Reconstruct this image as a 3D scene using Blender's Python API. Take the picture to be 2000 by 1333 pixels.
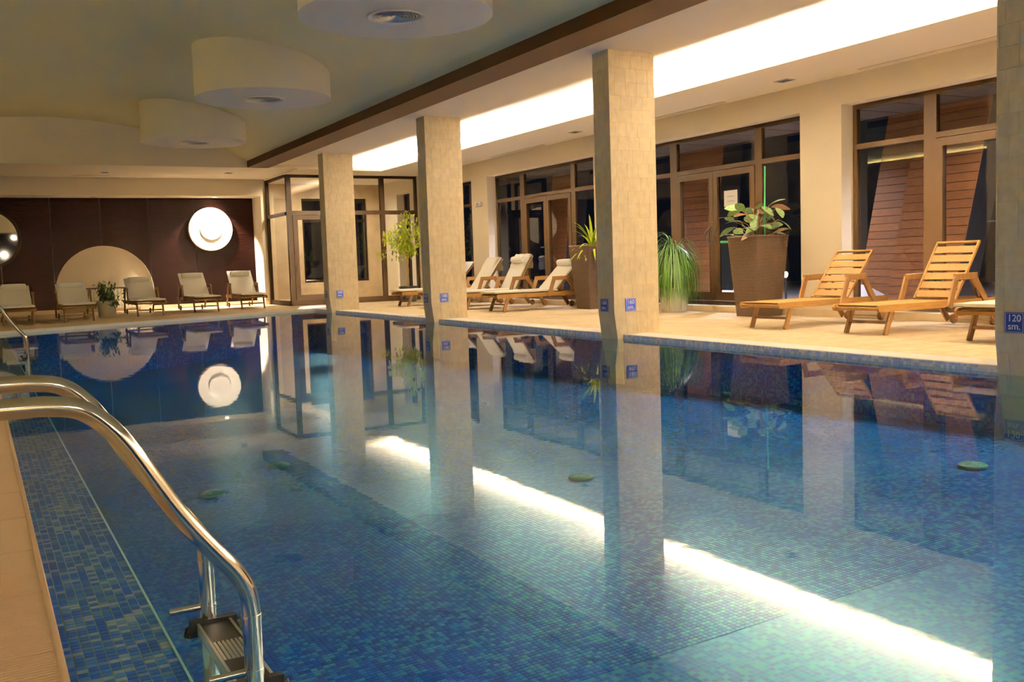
import bpy, math, random
from mathutils import Vector, Matrix
random.seed(7)
PI=math.pi
for o in list(bpy.data.objects): bpy.data.objects.remove(o)
C=bpy.context.scene.collection
SC=bpy.context.scene
# ------------------------------------------------------------------ camera
RM=((0.8748563804325975,-0.48326776061217713,-0.03284182043166493),(-0.06763840452445229,-0.05474531292373496,-0.9962068043063493),(0.4796366956872262,0.8737592473134541,-0.08058174659602127))
cam=bpy.data.cameras.new('camera'); co=bpy.data.objects.new('camera',cam); C.objects.link(co)
cam.sensor_width=36; cam.lens=1898.4/2000*36; cam.clip_start=.05; cam.clip_end=200
r,d,f=[Vector(v) for v in RM]
m=Matrix(((r.x,-d.x,-f.x,0),(r.y,-d.y,-f.y,0),(r.z,-d.z,-f.z,.9),(0,0,0,1)))
co.matrix_world=m; SC.camera=co
# ------------------------------------------------------------------ world, exposure
w=bpy.data.worlds.new('night'); SC.world=w; w.use_nodes=True
w.node_tree.nodes['Background'].inputs[0].default_value=(.02,.03,.05,1); w.node_tree.nodes['Background'].inputs[1].default_value=.08
vs=SC.view_settings; vs.view_transform='Standard'; vs.look='None'; vs.gamma=1; vs.use_curve_mapping=False; vs.exposure=.98
# ------------------------------------------------------------------ lamps of the room and added fill lamps
WARM=(1,.87,.70)
def area(name,loc,rot,sx,sy,e,col=WARM):
    l=bpy.data.lights.new(name,'AREA'); l.shape='RECTANGLE'; l.size=sx; l.size_y=sy; l.energy=e; l.color=col
    o=bpy.data.objects.new(name,l); o.location=loc; o.rotation_euler=rot; C.objects.link(o); return o
def spot(name,loc,target,e,ang,blend=.5,col=WARM,size=.03):
    l=bpy.data.lights.new(name,'SPOT'); l.energy=e; l.spot_size=math.radians(ang); l.spot_blend=blend; l.color=col; l.shadow_soft_size=size
    o=bpy.data.objects.new(name,l); o.location=loc; o.rotation_euler=(Vector(target)-Vector(loc)).to_track_quat('-Z','Y').to_euler(); C.objects.link(o); return o
ZC,ZS,ZB=3.33,3.24,3.28      # side ceiling, window-side soffit
XCV=8.92             # edge of the light cove
# fluorescent rows lying in the cove, shining up and across the ceiling
CE=7200
for y0,y1 in ((-6.6,11.4),(14.2,21.3)):
    area('cove_lamp',(XCV+.06,(y0+y1)/2,ZS+.0215),(0,math.radians(180-32),0),.05,y1-y0,CE*(y1-y0))
# unseen downlights added for fill in the low ceiling strip left of the vault
LEFT=[(-2.95,-4+2.6*i) for i in range(11)]
for x,y in LEFT:
    spot('fill_lamp',(x,y,3.38),(x+(.9 if x<-2 else 0),y+(0 if x<-2 else 1.2),0),5,150,1,(1,.80,.60),.06)
for x in (-2,0,2,4,6):
    spot('fill_lamp',(x,-5.8,3.1),(x,-4.4,0),45,160,1,(1,.84,.62),.08)  # more fill added behind the camera, for pillar fronts and vault
for x in (-1.5,1.5,4.5):
    spot('fill_uplight',(x,-6.6,2.2),(x,2.5,4.3),60,120,1,(1,.84,.62),.08)  # uplights added behind the camera to brighten the vault
# dim fill strip added behind the left edge of the vault
area('vault_fill_strip',(-2.5,7.5,3.46),(0,math.radians(-125),0),.05,27,150,(1,.84,.52))
SPOT_DISC=spot('niche_spot',(5.6,25.98,2.83),(5.55,26.45,1.3),760,96,.35,(1,.84,.70))
# ------------------------------------------------------------------ helpers
class MB:
    def __init__(s): s.v=[]; s.f=[]
    def add(s,vs,fs):
        n=len(s.v); s.v+= [tuple(v) for v in vs]; s.f+=[tuple(i+n for i in f) for f in fs]; return s
    def box(s,x0,x1,y0,y1,z0,z1):
        return s.add([(x0,y0,z0),(x1,y0,z0),(x1,y1,z0),(x0,y1,z0),(x0,y0,z1),(x1,y0,z1),(x1,y1,z1),(x0,y1,z1)],
          [(0,3,2,1),(4,5,6,7),(0,1,5,4),(1,2,6,5),(2,3,7,6),(3,0,4,7)])
    def bev(s,x0,x1,y0,y1,z0,z1,b=.004):   # box with chamfered top edge
        return s.add([(x0,y0,z0),(x1,y0,z0),(x1,y1,z0),(x0,y1,z0),(x0,y0,z1-b),(x1,y0,z1-b),(x1,y1,z1-b),(x0,y1,z1-b),(x0+b,y0+b,z1),(x1-b,y0+b,z1),(x1-b,y1-b,z1),(x0+b,y1-b,z1)],
          [(0,3,2,1),(0,1,5,4),(1,2,6,5),(2,3,7,6),(3,0,4,7),(4,5,9,8),(5,6,10,9),(6,7,11,10),(7,4,8,11),(8,9,10,11)])
    def beam(s,a,b,w,h,up=(0,0,1),r=0):    # bar from a to b, width w across, height h along up
        a=Vector(a);b=Vector(b);dd=(b-a).normalized();u=Vector(up);sd=dd.cross(u).normalized();u=sd.cross(dd).normalized()
        vs=[]
        c=min(w,h)*.18
        prof=[(-w/2+c,-h/2),(w/2-c,-h/2),(w/2,-h/2+c),(w/2,h/2-c),(w/2-c,h/2),(-w/2+c,h/2),(-w/2,h/2-c),(-w/2,-h/2+c)]
        for p in(a,b):
            for (i,j) in prof: vs.append(p+sd*i+u*j)
        n=8
        return s.add(vs,[tuple(range(n-1,-1,-1)),tuple(range(n,2*n))]+[(i,(i+1)%n,n+(i+1)%n,n+i) for i in range(n)])
    def tube(s,pts,r,n=12,cap=True):
        pts=[Vector(p) for p in pts]; R=r if isinstance(r,(list,tuple)) else [r]*len(pts)
        t0=(pts[1]-pts[0]).normalized(); nrm=t0.orthogonal().normalized(); base=len(s.v); vs=[]
        for i,p in enumerate(pts):
            t=(pts[min(i+1,len(pts)-1)]-pts[max(i-1,0)]).normalized()
            nrm=(nrm-t*nrm.dot(t)).normalized(); bn=t.cross(nrm)
            for k in range(n): a=2*PI*k/n; vs.append(p+(nrm*math.cos(a)+bn*math.sin(a))*R[i])
        fs=[]
        for i in range(len(pts)-1):
            for k in range(n): fs.append((i*n+k,i*n+(k+1)%n,(i+1)*n+(k+1)%n,(i+1)*n+k))
        if cap: fs+= [tuple(range(n-1,-1,-1)),tuple(range((len(pts)-1)*n,len(pts)*n))]
        return s.add(vs,fs)
    def lathe(s,prof,n=32,c=(0,0,0),cap=True):      # (r,z) profile about z
        vs=[];
        for (r_,z) in prof:
            for k in range(n): a=2*PI*k/n; vs.append((c[0]+r_*math.cos(a),c[1]+r_*math.sin(a),c[2]+z))
        fs=[(i*n+k,i*n+(k+1)%n,(i+1)*n+(k+1)%n,(i+1)*n+k) for i in range(len(prof)-1) for k in range(n)]
        if cap: fs+=[tuple(range(n-1,-1,-1)),tuple(range((len(prof)-1)*n,len(prof)*n))]
        return s.add(vs,fs)
    def xf(s,M_): s.v=[tuple(M_@Vector(v)) for v in s.v]; return s
    def mesh(s,name,mat,smooth=False):
        me=bpy.data.meshes.new(name); me.from_pydata(s.v,[],s.f); me.validate()
        import bmesh as _b
        b=_b.new(); b.from_mesh(me); _b.ops.recalc_face_normals(b,faces=b.faces); b.to_mesh(me); b.free()
        if mat: me.materials.append(mat)
        if smooth:
            for p in me.polygons: p.use_smooth=True
            try: me.set_sharp_from_angle(angle=math.radians(40))
            except Exception: pass
        return me
    def raw(s,name,mat):
        me=bpy.data.meshes.new(name); me.from_pydata(s.v,[],s.f)
        if mat: me.materials.append(mat)
        return me
    def build(s,name,mat,parent=None,smooth=False,**k):
        return link(name,s.mesh(name,mat,smooth),parent,**k)
def link(name,me,parent=None,loc=None,rotz=0,**props):
    o=bpy.data.objects.new(name,me); C.objects.link(o)
    if parent: o.parent=parent
    if loc is not None: o.location=loc
    if rotz: o.rotation_euler=(0,0,rotz)
    for k,v in props.items(): o[k]=v
    return o
def thing(name,label,cat,loc=(0,0,0),rotz=0,group=None,kind=None):
    o=link(name,None,None,loc,rotz); o['label']=label; o['category']=cat
    if group:o['group']=group
    if kind:o['kind']=kind
    return o
def tag(o,label,cat,group=None,kind=None):
    o['label']=label;o['category']=cat
    if group:o['group']=group
    if kind:o['kind']=kind
    return o
def struct(name,mb,mat,parent=None,smooth=False):
    o=mb.build(name,mat,parent,smooth)
    if not parent:o['kind']='structure'
    return o
# ------------------------------------------------------------------ materials
def mat(name,col,rough=.6,metal=0,spec=.5,bump=None,var=0,noise=None,coat=0):
    m=bpy.data.materials.new(name); m.use_nodes=True; n=m.node_tree.nodes; l=m.node_tree.links; b=n['Principled BSDF']
    b.inputs['Base Color'].default_value=(*col,1); b.inputs['Roughness'].default_value=rough; b.inputs['Metallic'].default_value=metal
    b.inputs['Specular IOR Level'].default_value=spec
    if coat: b.inputs['Coat Weight'].default_value=coat
    tc=n.new('ShaderNodeTexCoord'); last=None
    if noise:      # (scale vector, strength, detail)
        sc,st=noise
        mp=n.new('ShaderNodeMapping'); mp.inputs['Scale'].default_value=sc; l.new(tc.outputs['Object'],mp.inputs['Vector'])
        tx=n.new('ShaderNodeTexNoise'); tx.inputs['Scale'].default_value=1; tx.inputs['Detail'].default_value=5; l.new(mp.outputs[0],tx.inputs['Vector'])
        mr=n.new('ShaderNodeMapRange'); mr.inputs[1].default_value=.3; mr.inputs[2].default_value=.7; mr.inputs[3].default_value=1-st; mr.inputs[4].default_value=1+st; l.new(tx.outputs[0],mr.inputs[0])
        vm=n.new('ShaderNodeVectorMath'); vm.operation='SCALE'; vm.inputs[0].default_value=col; l.new(mr.outputs[0],vm.inputs['Scale']); last=vm.outputs[0]
    if var:
        oi=n.new('ShaderNodeObjectInfo'); mr=n.new('ShaderNodeMapRange'); mr.inputs[3].default_value=1-var; mr.inputs[4].default_value=1+var; l.new(oi.outputs['Random'],mr.inputs[0])
        vm=n.new('ShaderNodeVectorMath'); vm.operation='SCALE'; vm.inputs[0].default_value=col
        if last: l.new(last,vm.inputs[0])
        l.new(mr.outputs[0],vm.inputs['Scale']); last=vm.outputs[0]
    if last: l.new(last,b.inputs['Base Color'])
    if bump:
        sc,st=bump
        tx=n.new('ShaderNodeTexNoise'); tx.inputs['Scale'].default_value=sc; tx.inputs['Detail'].default_value=4; l.new(tc.outputs['Object'],tx.inputs['Vector'])
        bp=n.new('ShaderNodeBump'); bp.inputs['Strength'].default_value=st; bp.inputs['Distance'].default_value=.01; l.new(tx.outputs[0],bp.inputs['Height']); l.new(bp.outputs[0],b.inputs['Normal'])
    return m
M_wall=mat('cream_plaster',(.77,.68,.53),.85,bump=(60,.05))
M_ceil=mat('ivory_ceiling_paint',(.80,.72,.58),.85)
M_vault=mat('sage_ceiling_paint',(.74,.70,.44),.85,bump=(30,.03))
M_drum=mat('white_plaster',(.84,.78,.64),.8)
M_brown=mat('brown_beam_paint',(.095,.042,.013),.6,spec=.25)
M_panel=mat('dark_wenge_wood',(.017,.0035,.0012),.5,spec=.12,noise=((3,3,60),.35))
M_deck=mat('honey_stone_tile',(.72,.57,.36),.42,var=.10,noise=((9,9,9),.10),bump=(40,.06))
M_deckstuff=mat('honey_stone_floor',(.72,.57,.36),.42,noise=((2.2,2.2,2.2),.12),bump=(40,.06))
M_grout=mat('tan_grout',(.45,.32,.2),.9)
M_pillar=mat('sand_travertine_tile',(.72,.60,.40),.62,var=.035,noise=((14,14,9),.09),bump=(50,.06))
M_pgrout=mat('sand_grout',(.56,.46,.30),.9)
M_grate=mat('lit_plastic_grating',(.95,.93,.88),.5)  # cream grating, glare of the bright side put into its colour
M_gratedim=mat('dim_plastic_grating',(.68,.49,.34),.5)  # same cream grating, dimmer light of the left side put into its colour
M_teak=mat('oiled_teak',(.235,.122,.03),.6,var=.12,noise=((6,60,60),.18),spec=.25)
M_teakl=mat('oiled_teak_leg',(.20,.10,.028),.5,var=.10,noise=((60,60,8),.18))
M_cush=mat('white_canvas',(.90,.87,.80),.9,bump=(25,.10))
M_steel=mat('polished_steel',(.58,.57,.55),.13,1)
M_frame=mat('bronze_brown_frame',(.032,.016,.005),.5,spec=.15)
M_black=mat('black_plastic',(.012,.012,.013),.4)
M_blue=mat('cobalt_enamel',(.025,.06,.42),.35)
M_white=mat('white_enamel',(.85,.85,.85),.5)
M_cream=mat('cream_glazed_pot',(.75,.68,.5),.45)
M_bag=mat('white_sleeve',(.75,.70,.6),.6,bump=(14,.5))
M_soil=mat('dark_soil',(.03,.02,.012),.95)
M_wick=mat('brown_wicker',(.085,.045,.018),.5,noise=((40,40,120),.3))
M_wickd=mat('dark_wicker_core',(.02,.01,.005),.8)
M_leaf=mat('fresh_leaf',(.06,.14,.012),.45,noise=((6,6,6),.25))
M_leafy=mat('yellow_green_leaf',(.46,.58,.03),.45,noise=((6,6,6),.3))
M_leafd=mat('deep_green_leaf',(.05,.11,.03),.4)
M_calat=mat('pale_vein_leaf',(.22,.34,.13),.4,noise=((22,22,22),.35))
M_under=mat('maroon_leaf_underside',(.09,.045,.02),.5)
M_bark=mat('pale_bark',(.48,.36,.18),.8,bump=(60,.3))
M_snow=mat('snow',(.75,.75,.8),.8,bump=(5,.8))
M_board=mat('dark_canopy_board',(.06,.035,.02),.6)
M_plank=mat('orange_cedar_plank',(.20,.075,.02),.5,var=.12,noise=((8,8,40),.2))
M_marb=mat('beige_marble',(.60,.47,.31),.35,noise=((3,3,3),.14))
M_green=mat('green_pole',(.05,.36,.16),.4)
M_vent=mat('satin_aluminium',(.55,.55,.52),.35,.8)
M_hole=mat('unlit_recess',(.05,.045,.04),.6)
M_vback=mat('grey_duct',(.16,.16,.15),.7)
M_grey=mat('grey_lens',(.3,.3,.3),.3)
M_rad=mat('cream_radiator_enamel',(.72,.66,.52),.5)
M_dirt=mat('night_paving',(.08,.08,.08),.9)
def emis(name,col,s):
    m=bpy.data.materials.new(name); m.use_nodes=True; n=m.node_tree.nodes; e=n.new('ShaderNodeEmission'); e.inputs[0].default_value=(*col,1); e.inputs[1].default_value=s
    m.node_tree.links.new(e.outputs[0],n['Material Output'].inputs[0]); return m
M_lamp=emis('lit_lamp',(1,.85,.6),12)
def glassmat():
    m=bpy.data.materials.new('window_glass'); m.use_nodes=True; n=m.node_tree.nodes; l=m.node_tree.links; n.remove(n['Principled BSDF'])
    fr=n.new('ShaderNodeFresnel'); fr.inputs[0].default_value=1.65
    t=n.new('ShaderNodeBsdfTransparent'); t.inputs[0].default_value=(.93,.93,.92,1); g=n.new('ShaderNodeBsdfGlossy'); g.inputs['Roughness'].default_value=0.0
    gb=n.new('ShaderNodeNewGeometry'); iv=n.new('ShaderNodeMath'); iv.operation='SUBTRACT'; iv.inputs[0].default_value=1; l.new(gb.outputs['Backfacing'],iv.inputs[1])
    ml=n.new('ShaderNodeMath'); ml.operation='MULTIPLY'; l.new(fr.outputs[0],ml.inputs[0]); l.new(iv.outputs[0],ml.inputs[1])
    mx=n.new('ShaderNodeMixShader'); l.new(ml.outputs[0],mx.inputs[0]); l.new(t.outputs[0],mx.inputs[1]); l.new(g.outputs[0],mx.inputs[2]); l.new(mx.outputs[0],n['Material Output'].inputs[0]); return m
M_glass=glassmat()
def watermat():
    m=bpy.data.materials.new('pool_water'); m.use_nodes=True; n=m.node_tree.nodes; l=m.node_tree.links; n.remove(n['Principled BSDF'])
    tc=n.new('ShaderNodeTexCoord'); tx=n.new('ShaderNodeTexNoise'); tx.inputs['Scale'].default_value=5; tx.inputs['Detail'].default_value=3; l.new(tc.outputs['Object'],tx.inputs['Vector'])
    bp=n.new('ShaderNodeBump'); bp.inputs['Strength'].default_value=.014; bp.inputs['Distance'].default_value=.02; l.new(tx.outputs[0],bp.inputs['Height'])
    fr=n.new('ShaderNodeFresnel'); fr.inputs[0].default_value=1.333; l.new(bp.outputs[0],fr.inputs['Normal'])
    t=n.new('ShaderNodeBsdfTransparent'); t.inputs[0].default_value=(.62,.93,1,1); g=n.new('ShaderNodeBsdfGlossy'); g.inputs['Roughness'].default_value=.018; l.new(bp.outputs[0],g.inputs['Normal'])
    gb=n.new('ShaderNodeNewGeometry'); iv=n.new('ShaderNodeMath'); iv.operation='SUBTRACT'; iv.inputs[0].default_value=1; l.new(gb.outputs['Backfacing'],iv.inputs[1])
    ml=n.new('ShaderNodeMath'); ml.operation='MULTIPLY'; l.new(fr.outputs[0],ml.inputs[0]); l.new(iv.outputs[0],ml.inputs[1])
    mx=n.new('ShaderNodeMixShader'); l.new(ml.outputs[0],mx.inputs[0]); l.new(t.outputs[0],mx.inputs[1]); l.new(g.outputs[0],mx.inputs[2]); l.new(mx.outputs[0],n['Material Output'].inputs[0]); return m
M_water=watermat()
TP=.0255
def mosaic(name,axes,cols,grout,stops=(.36,.62,.80)):
    m=bpy.data.materials.new(name); m.use_nodes=True; n=m.node_tree.nodes; l=m.node_tree.links; b=n['Principled BSDF']; b.inputs['Roughness'].default_value=.25
    g=n.new('ShaderNodeNewGeometry'); sp=n.new('ShaderNodeSeparateXYZ'); l.new(g.outputs['Position'],sp.inputs[0])
    cb=n.new('ShaderNodeCombineXYZ'); fr=[]
    for i,a in enumerate(axes):
        dv=n.new('ShaderNodeMath'); dv.operation='DIVIDE'; dv.inputs[1].default_value=TP; l.new(sp.outputs[a],dv.inputs[0])
        fl=n.new('ShaderNodeMath'); fl.operation='FLOOR'; l.new(dv.outputs[0],fl.inputs[0]); l.new(fl.outputs[0],cb.inputs[i])
        fc=n.new('ShaderNodeMath'); fc.operation='FRACT'; l.new(dv.outputs[0],fc.inputs[0])
        pp=n.new('ShaderNodeMath'); pp.operation='PINGPONG'; pp.inputs[1].default_value=.5; l.new(fc.outputs[0],pp.inputs[0]); fr.append(pp)
    wn=n.new('ShaderNodeTexWhiteNoise'); wn.noise_dimensions='3D'; l.new(cb.outputs[0],wn.inputs['Vector'])
    # patches where one shade gathers
    sc=n.new('ShaderNodeVectorMath'); sc.operation='SCALE'; sc.inputs['Scale'].default_value=.35; l.new(cb.outputs[0],sc.inputs[0])
    pn=n.new('ShaderNodeTexNoise'); pn.inputs['Scale'].default_value=1; pn.inputs['Detail'].default_value=1; l.new(sc.outputs[0],pn.inputs['Vector'])
    ad=n.new('ShaderNodeMath'); ad.operation='MULTIPLY_ADD'; ad.inputs[1].default_value=.9; l.new(pn.outputs[0],ad.inputs[0])
    sb=n.new('ShaderNodeMath'); sb.operation='SUBTRACT'; sb.inputs[1].default_value=.45; l.new(wn.outputs['Value'],sb.inputs[0]); l.new(sb.outputs[0],ad.inputs[2])
    cr=n.new('ShaderNodeValToRGB'); cr.color_ramp.interpolation='CONSTANT'; e=cr.color_ramp.elements; e[0].position=0; e[0].color=(*cols[0],1); e[1].position=stops[0]; e[1].color=(*cols[1],1)
    for s_,c_ in zip(stops[1:],cols[2:]): q=e.new(s_); q.color=(*c_,1)
    l.new(ad.outputs[0],cr.inputs[0])
    mn=n.new('ShaderNodeMath'); mn.operation='MINIMUM'; l.new(fr[0].outputs[0],mn.inputs[0]); l.new(fr[1].outputs[0],mn.inputs[1])
    lt=n.new('ShaderNodeMath'); lt.operation='LESS_THAN'; lt.inputs[1].default_value=.035; l.new(mn.outputs[0],lt.inputs[0])
    mx=n.new('ShaderNodeMix'); mx.data_type='RGBA'; l.new(lt.outputs[0],mx.inputs['Factor']); l.new(cr.outputs[0],mx.inputs['A']); mx.inputs['B'].default_value=(*grout,1)
    l.new(mx.outputs['Result'],b.inputs['Base Color']); return m
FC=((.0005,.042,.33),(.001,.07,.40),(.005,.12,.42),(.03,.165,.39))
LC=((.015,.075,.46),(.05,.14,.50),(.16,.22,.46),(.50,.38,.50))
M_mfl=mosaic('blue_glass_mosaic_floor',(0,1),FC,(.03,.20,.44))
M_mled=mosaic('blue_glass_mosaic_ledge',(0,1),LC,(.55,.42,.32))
M_myz=mosaic('blue_glass_mosaic_wall',(1,2),FC,(.03,.20,.44))
M_mrim=mosaic('blue_white_mosaic_rim',(1,2),((.50,.60,.88),(.60,.68,.90),(.75,.80,.90),(.88,.88,.88)),(.85,.86,.88))
M_mxz=mosaic('blue_glass_mosaic_end',(0,2),FC,(.03,.20,.44))
M_mgr=mat('pale_blue_grout',(.03,.20,.44),.8)
M_lgr=mat('tan_mosaic_grout',(.5,.38,.3),.8)
# ------------------------------------------------------------------ room measurements
XL,XW=-3.2,10.35; Y0,YB,YP=-7.0,25.6,26.5
XP0,XP1=.127,6.72     # pool edges
ZW=-.05
def far_y(x): return 18.64+.425*x       # slanting far edge of the pool
def vault(x):
    P=[(-2.7,3.43),(-2.1,3.69),(-1.2,3.92),(-.3,4.1),(.65,4.22),(1.55,4.27),(2.455,4.22),(3.358,4.1),(4.3,3.92),(5.2,3.69),(5.68,3.43)]
    if x<=P[0][0]: return P[0][1]
    for (a,za),(b,zb) in zip(P,P[1:]):
        if x<=b: return za+(zb-za)*(x-a)/(b-a)
    return P[-1][1]
# floor slab (under the tiles)
fl=MB()
fl.box(XP1+.36,XW+.3,Y0,YP,-.3,-.012)
fl.box(XL,XP0-.26,Y0,YP,-.3,-.012)
def prism(mb,poly,z0,z1):
    n=len(poly); return mb.add([(x,y,z0) for x,y in poly]+[(x,y,z1) for x,y in poly],[tuple(range(n-1,-1,-1)),tuple(range(n,2*n))]+[(i,(i+1)%n,n+(i+1)%n,n+i) for i in range(n)])
GW=.22
prism(fl,[(XP0-.26,far_y(XP0-.26)+GW),(XP1+.36,far_y(XP1+.36)+GW),(XP1+.36,YP),(XP0-.26,YP)],-.3,-.012)
floor=struct('floor',fl,M_grout)
# deck tiles
def clipP(poly,a,b,c):     # keep a*x+b*y>=c
    out=[]
    for i in range(len(poly)):
        p,q=poly[i],poly[(i+1)%len(poly)]; dp=a*p[0]+b*p[1]-c; dq=a*q[0]+b*q[1]-c
        if dp>=0: out.append(p)
        if (dp>0)!=(dq>0) and abs(dp-dq)>1e-9: t=dp/(dp-dq); out.append((p[0]+t*(q[0]-p[0]),p[1]+t*(q[1]-p[1])))
    return out
TS=.33; tiles=[]
g=.003
j=0; y=Y0
while y<YP-.01:
    off=(j%2)*.165
    x=XL-off
    while x<XW:
        po=[(max(x,XL)+g,y+g),(min(x+TS,XW)-g,y+g),(min(x+TS,XW)-g,min(y+TS,YP)-g),(max(x,XL)+g,min(y+TS,YP)-g)]
        inR=clipP(po,1,0,XP1+.36+g); inL=clipP(po,-1,0,-(XP0-.26-g)); 
        mid=clipP(clipP(clipP(po,1,0,XP0-.26+0),-1,0,-(XP1+.36)),-.425,1,18.64+GW+g)
        for q in (inR,inL,mid):
            if len(q)>=3:
                ar=abs(sum(q[i][0]*q[(i+1)%len(q)][1]-q[(i+1)%len(q)][0]*q[i][1] for i in range(len(q))))/2
                if ar>.004: tiles.append(q)
        x+=TS
    y+=TS; j+=1
def insight(px,py):
    v=Vector((px,py,-.9)); z=v.dot(f)
    if z<.5: return None
    u=1000+1898*v.dot(r)/z; vv=666+1898*v.dot(d)/z
    return z if -60<u<2060 and vv<1400 else None
near=[]; rest=[]
for q in tiles:
    cx=sum(p[0] for p in q)/len(q); cy=sum(p[1] for p in q)/len(q); z=insight(cx,cy)
    (near if z and cx>0 else rest).append((z or 99,q))
near.sort(key=lambda t:t[0])
rest+=near[300:]; near=near[:300]
cache={}
for z,q in near:
    cx=sum(p[0] for p in q)/len(q); cy=sum(p[1] for p in q)/len(q)
    key=tuple((round(p[0]-cx,3),round(p[1]-cy,3)) for p in q)
    if key not in cache: cache[key]=prism(MB(),[(a,b) for a,b in key],-.012,0).mesh('tile',M_deck)
    link('tile',cache[key],floor,(cx,cy,0))
mb=MB()
for z,q in rest: prism(mb,q,-.012,0)
o=link('deck_tiles',mb.raw('deck_tiles',M_deckstuff),floor); o['kind']='stuff'
# ------------------------------------------------------------------ walls
HD=2.87
WIN=[(0.0,4.35),(5.1,9.45),(10.2,14.55),(15.45,19.8),(20.6,23.5),(24.3,25.2)]
wr=MB(); edges=[Y0]+[e for w_ in WIN for e in w_]+[YP]
for a,b in zip(edges[0::2],edges[1::2]): wr.box(XW,XW+.3,a,b,0,HD)
wr.box(XW,XW+.3,Y0,YP,HD,4.4)
for a,b in WIN: wr.box(XW,XW+.3,a,b,-.02,.10)
struct('wall_right',wr,M_wall)
struct('wall_left',MB().box(XL-.2,XL,Y0,YP,0,4.4),M_wall)
struct('wall_front',MB().box(XL,XW,Y0-.2,Y0,0,4.4),M_wall)
XO=6.69
struct('wall_back',MB().box(XO,6.80,YB,YP,0,ZB).box(XL,XO,YB,YP,2.85,ZB).box(XL,6.8,YP,YP+.15,0,3.4),M_wall)
bb=MB().box(XO,6.80,YB-.015,YB,0,.1).box(XO-.012,XO,YB-.015,YP-.02,0,.1).box(XL,XO-.013,YP-.06,YP-.04,0,.1)
struct('baseboard_back',bb,M_deckstuff)
bb=MB()
for a,b in zip(edges[0::2],edges[1::2]): bb.box(XW-.015,XW,a,b,0,.1)
for a,b in WIN: bb.box(XW-.015,XW,a,b,0,.1)
struct('baseboard_right',bb,M_deckstuff)
# ceilings
NV=48
vm=MB(); xs=[-2.7+(5.68+2.7)*i/NV for i in range(NV+1)]
for x in xs: vm.v+=[(x,Y0,vault(x)),(x,22.77,vault(x))]
for i in range(NV): vm.f.append((2*i,2*i+1,2*i+3,2*i+2))
n0=len(vm.v)
for x in xs: vm.v+=[(x,Y0,vault(x)+.1),(x,22.77,vault(x)+.1)]
for i in range(NV): vm.f.append((n0+2*i,n0+2*i+2,n0+2*i+3,n0+2*i+1))
vo=struct('ceiling',vm,M_vault,smooth=True)
# end bulkhead under the vault
bk=MB(); 
for x in xs: bk.v+=[(x,22.762,ZB),(x,22.762,vault(x))]
for i in range(NV): bk.f.append((2*i,2*i+2,2*i+3,2*i+1))
struct('ceiling_bulkhead',bk,M_ceil,vo)
sd_=MB().box(6.17,7.35,Y0,22.6,ZC,ZC+.1)
sd_.add([(7.35,Y0,ZC),(9.3,Y0,ZC+.11),(9.3,Y0,ZC+.25),(7.35,Y0,ZC+.1),(7.35,22.6,ZC),(9.3,22.6,ZC+.11),(9.3,22.6,ZC+.25),(7.35,22.6,ZC+.1)],[(0,1,2,3),(7,6,5,4),(0,4,5,1),(1,5,6,2),(2,6,7,3),(3,7,4,0)])
sd_.box(XL,-2.7,Y0,22.77,3.43,3.55).box(-2.7,-2.38,Y0,22.76,3.43,3.44).box(-2.40,-2.38,Y0,22.76,3.44,3.49).box(9.25,9.3,Y0,22.6,ZS+.01,ZC+.12)  # includes a left ledge and lip added to hide the vault fill strip
sd_.box(6.17,XW,22.6,22.7,ZC,ZC+.3)
sd_.box(XL,6.17,22.77,YP,ZB,ZB+.1).box(6.17,6.8,22.6,YP,ZB,ZB+.1).box(6.8,XW,22.6,YP,ZS,ZS+.1)
sd_.box(XCV,XW,Y0,22.6,ZS,ZS+.012).box(XCV,XCV+.015,Y0,22.6,ZS+.012,ZS+.037)
struct('ceiling_side',sd_,M_ceil)
struct('trim_1',MB().box(5.68,6.17,Y0,22.77,3.28,3.50),M_brown)       # the brown beam
# ------------------------------------------------------------------ drums in the vault
def drum(cy,label):
    X,Rr,zb=3.913,.975,3.42
    t=thing('ceiling_drum',label,'ceiling drum',(X,cy,zb),group='round plaster drums under the vault')
    m_=MB(); n=72
    for k in range(n):
        a=2*PI*k/n; x=Rr*math.cos(a); y=Rr*math.sin(a); m_.v+=[(x,y,0),(x,y,vault(X+x)-zb+.02)]
    for k in range(n): m_.f.append((2*k,2*((k+1)%n),2*((k+1)%n)+1,2*k+1))
    m_.build('drum_side',M_drum,t,True)
    b=MB(); b.v=[(Rr*math.cos(2*PI*k/n),Rr*math.sin(2*PI*k/n),0) for k in range(n)]+[(.30*math.cos(2*PI*k/n),.30*math.sin(2*PI*k/n),0) for k in range(n)]
    b.f=[(k,(k+1)%n,n+(k+1)%n,n+k) for k in range(n)]; b.build('drum_face',M_drum,t)
    v=thing_part('air_vent',t)
    ring=MB(); 
    ring.lathe([(.25,.0),(.30,.0),(.302,-.012),(.29,-.02),(.26,-.016),(.245,.0),(.245,.06),(.25,.06),(.25,.0)],48,(0,0,0),False); ring.build('vent_rim',M_drum,v,True)
    MB().lathe([(.26,.06),(.26,.065)],48).build('vent_back',M_vback,v)
    for i in range(7):
        q=.03+i*.031; MB().lathe([(q,.022),(q+.005,.022),(q+.026,-.004),(q+.021,-.006),(q,.022)],40,(0,0,0),False).build('vent_ring',M_vent,v,True)
    return t
def thing_part(name,parent,loc=(0,0,0)):
    o=link(name,None,parent,loc); return o
drum(9.33,'nearest white ceiling drum, cut by the top edge, with round grey vent')
drum(14.48,'middle white ceiling drum with round vent, second from the brown beam end')
drum(19.65,'farthest and smallest white ceiling drum with round vent')
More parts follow.
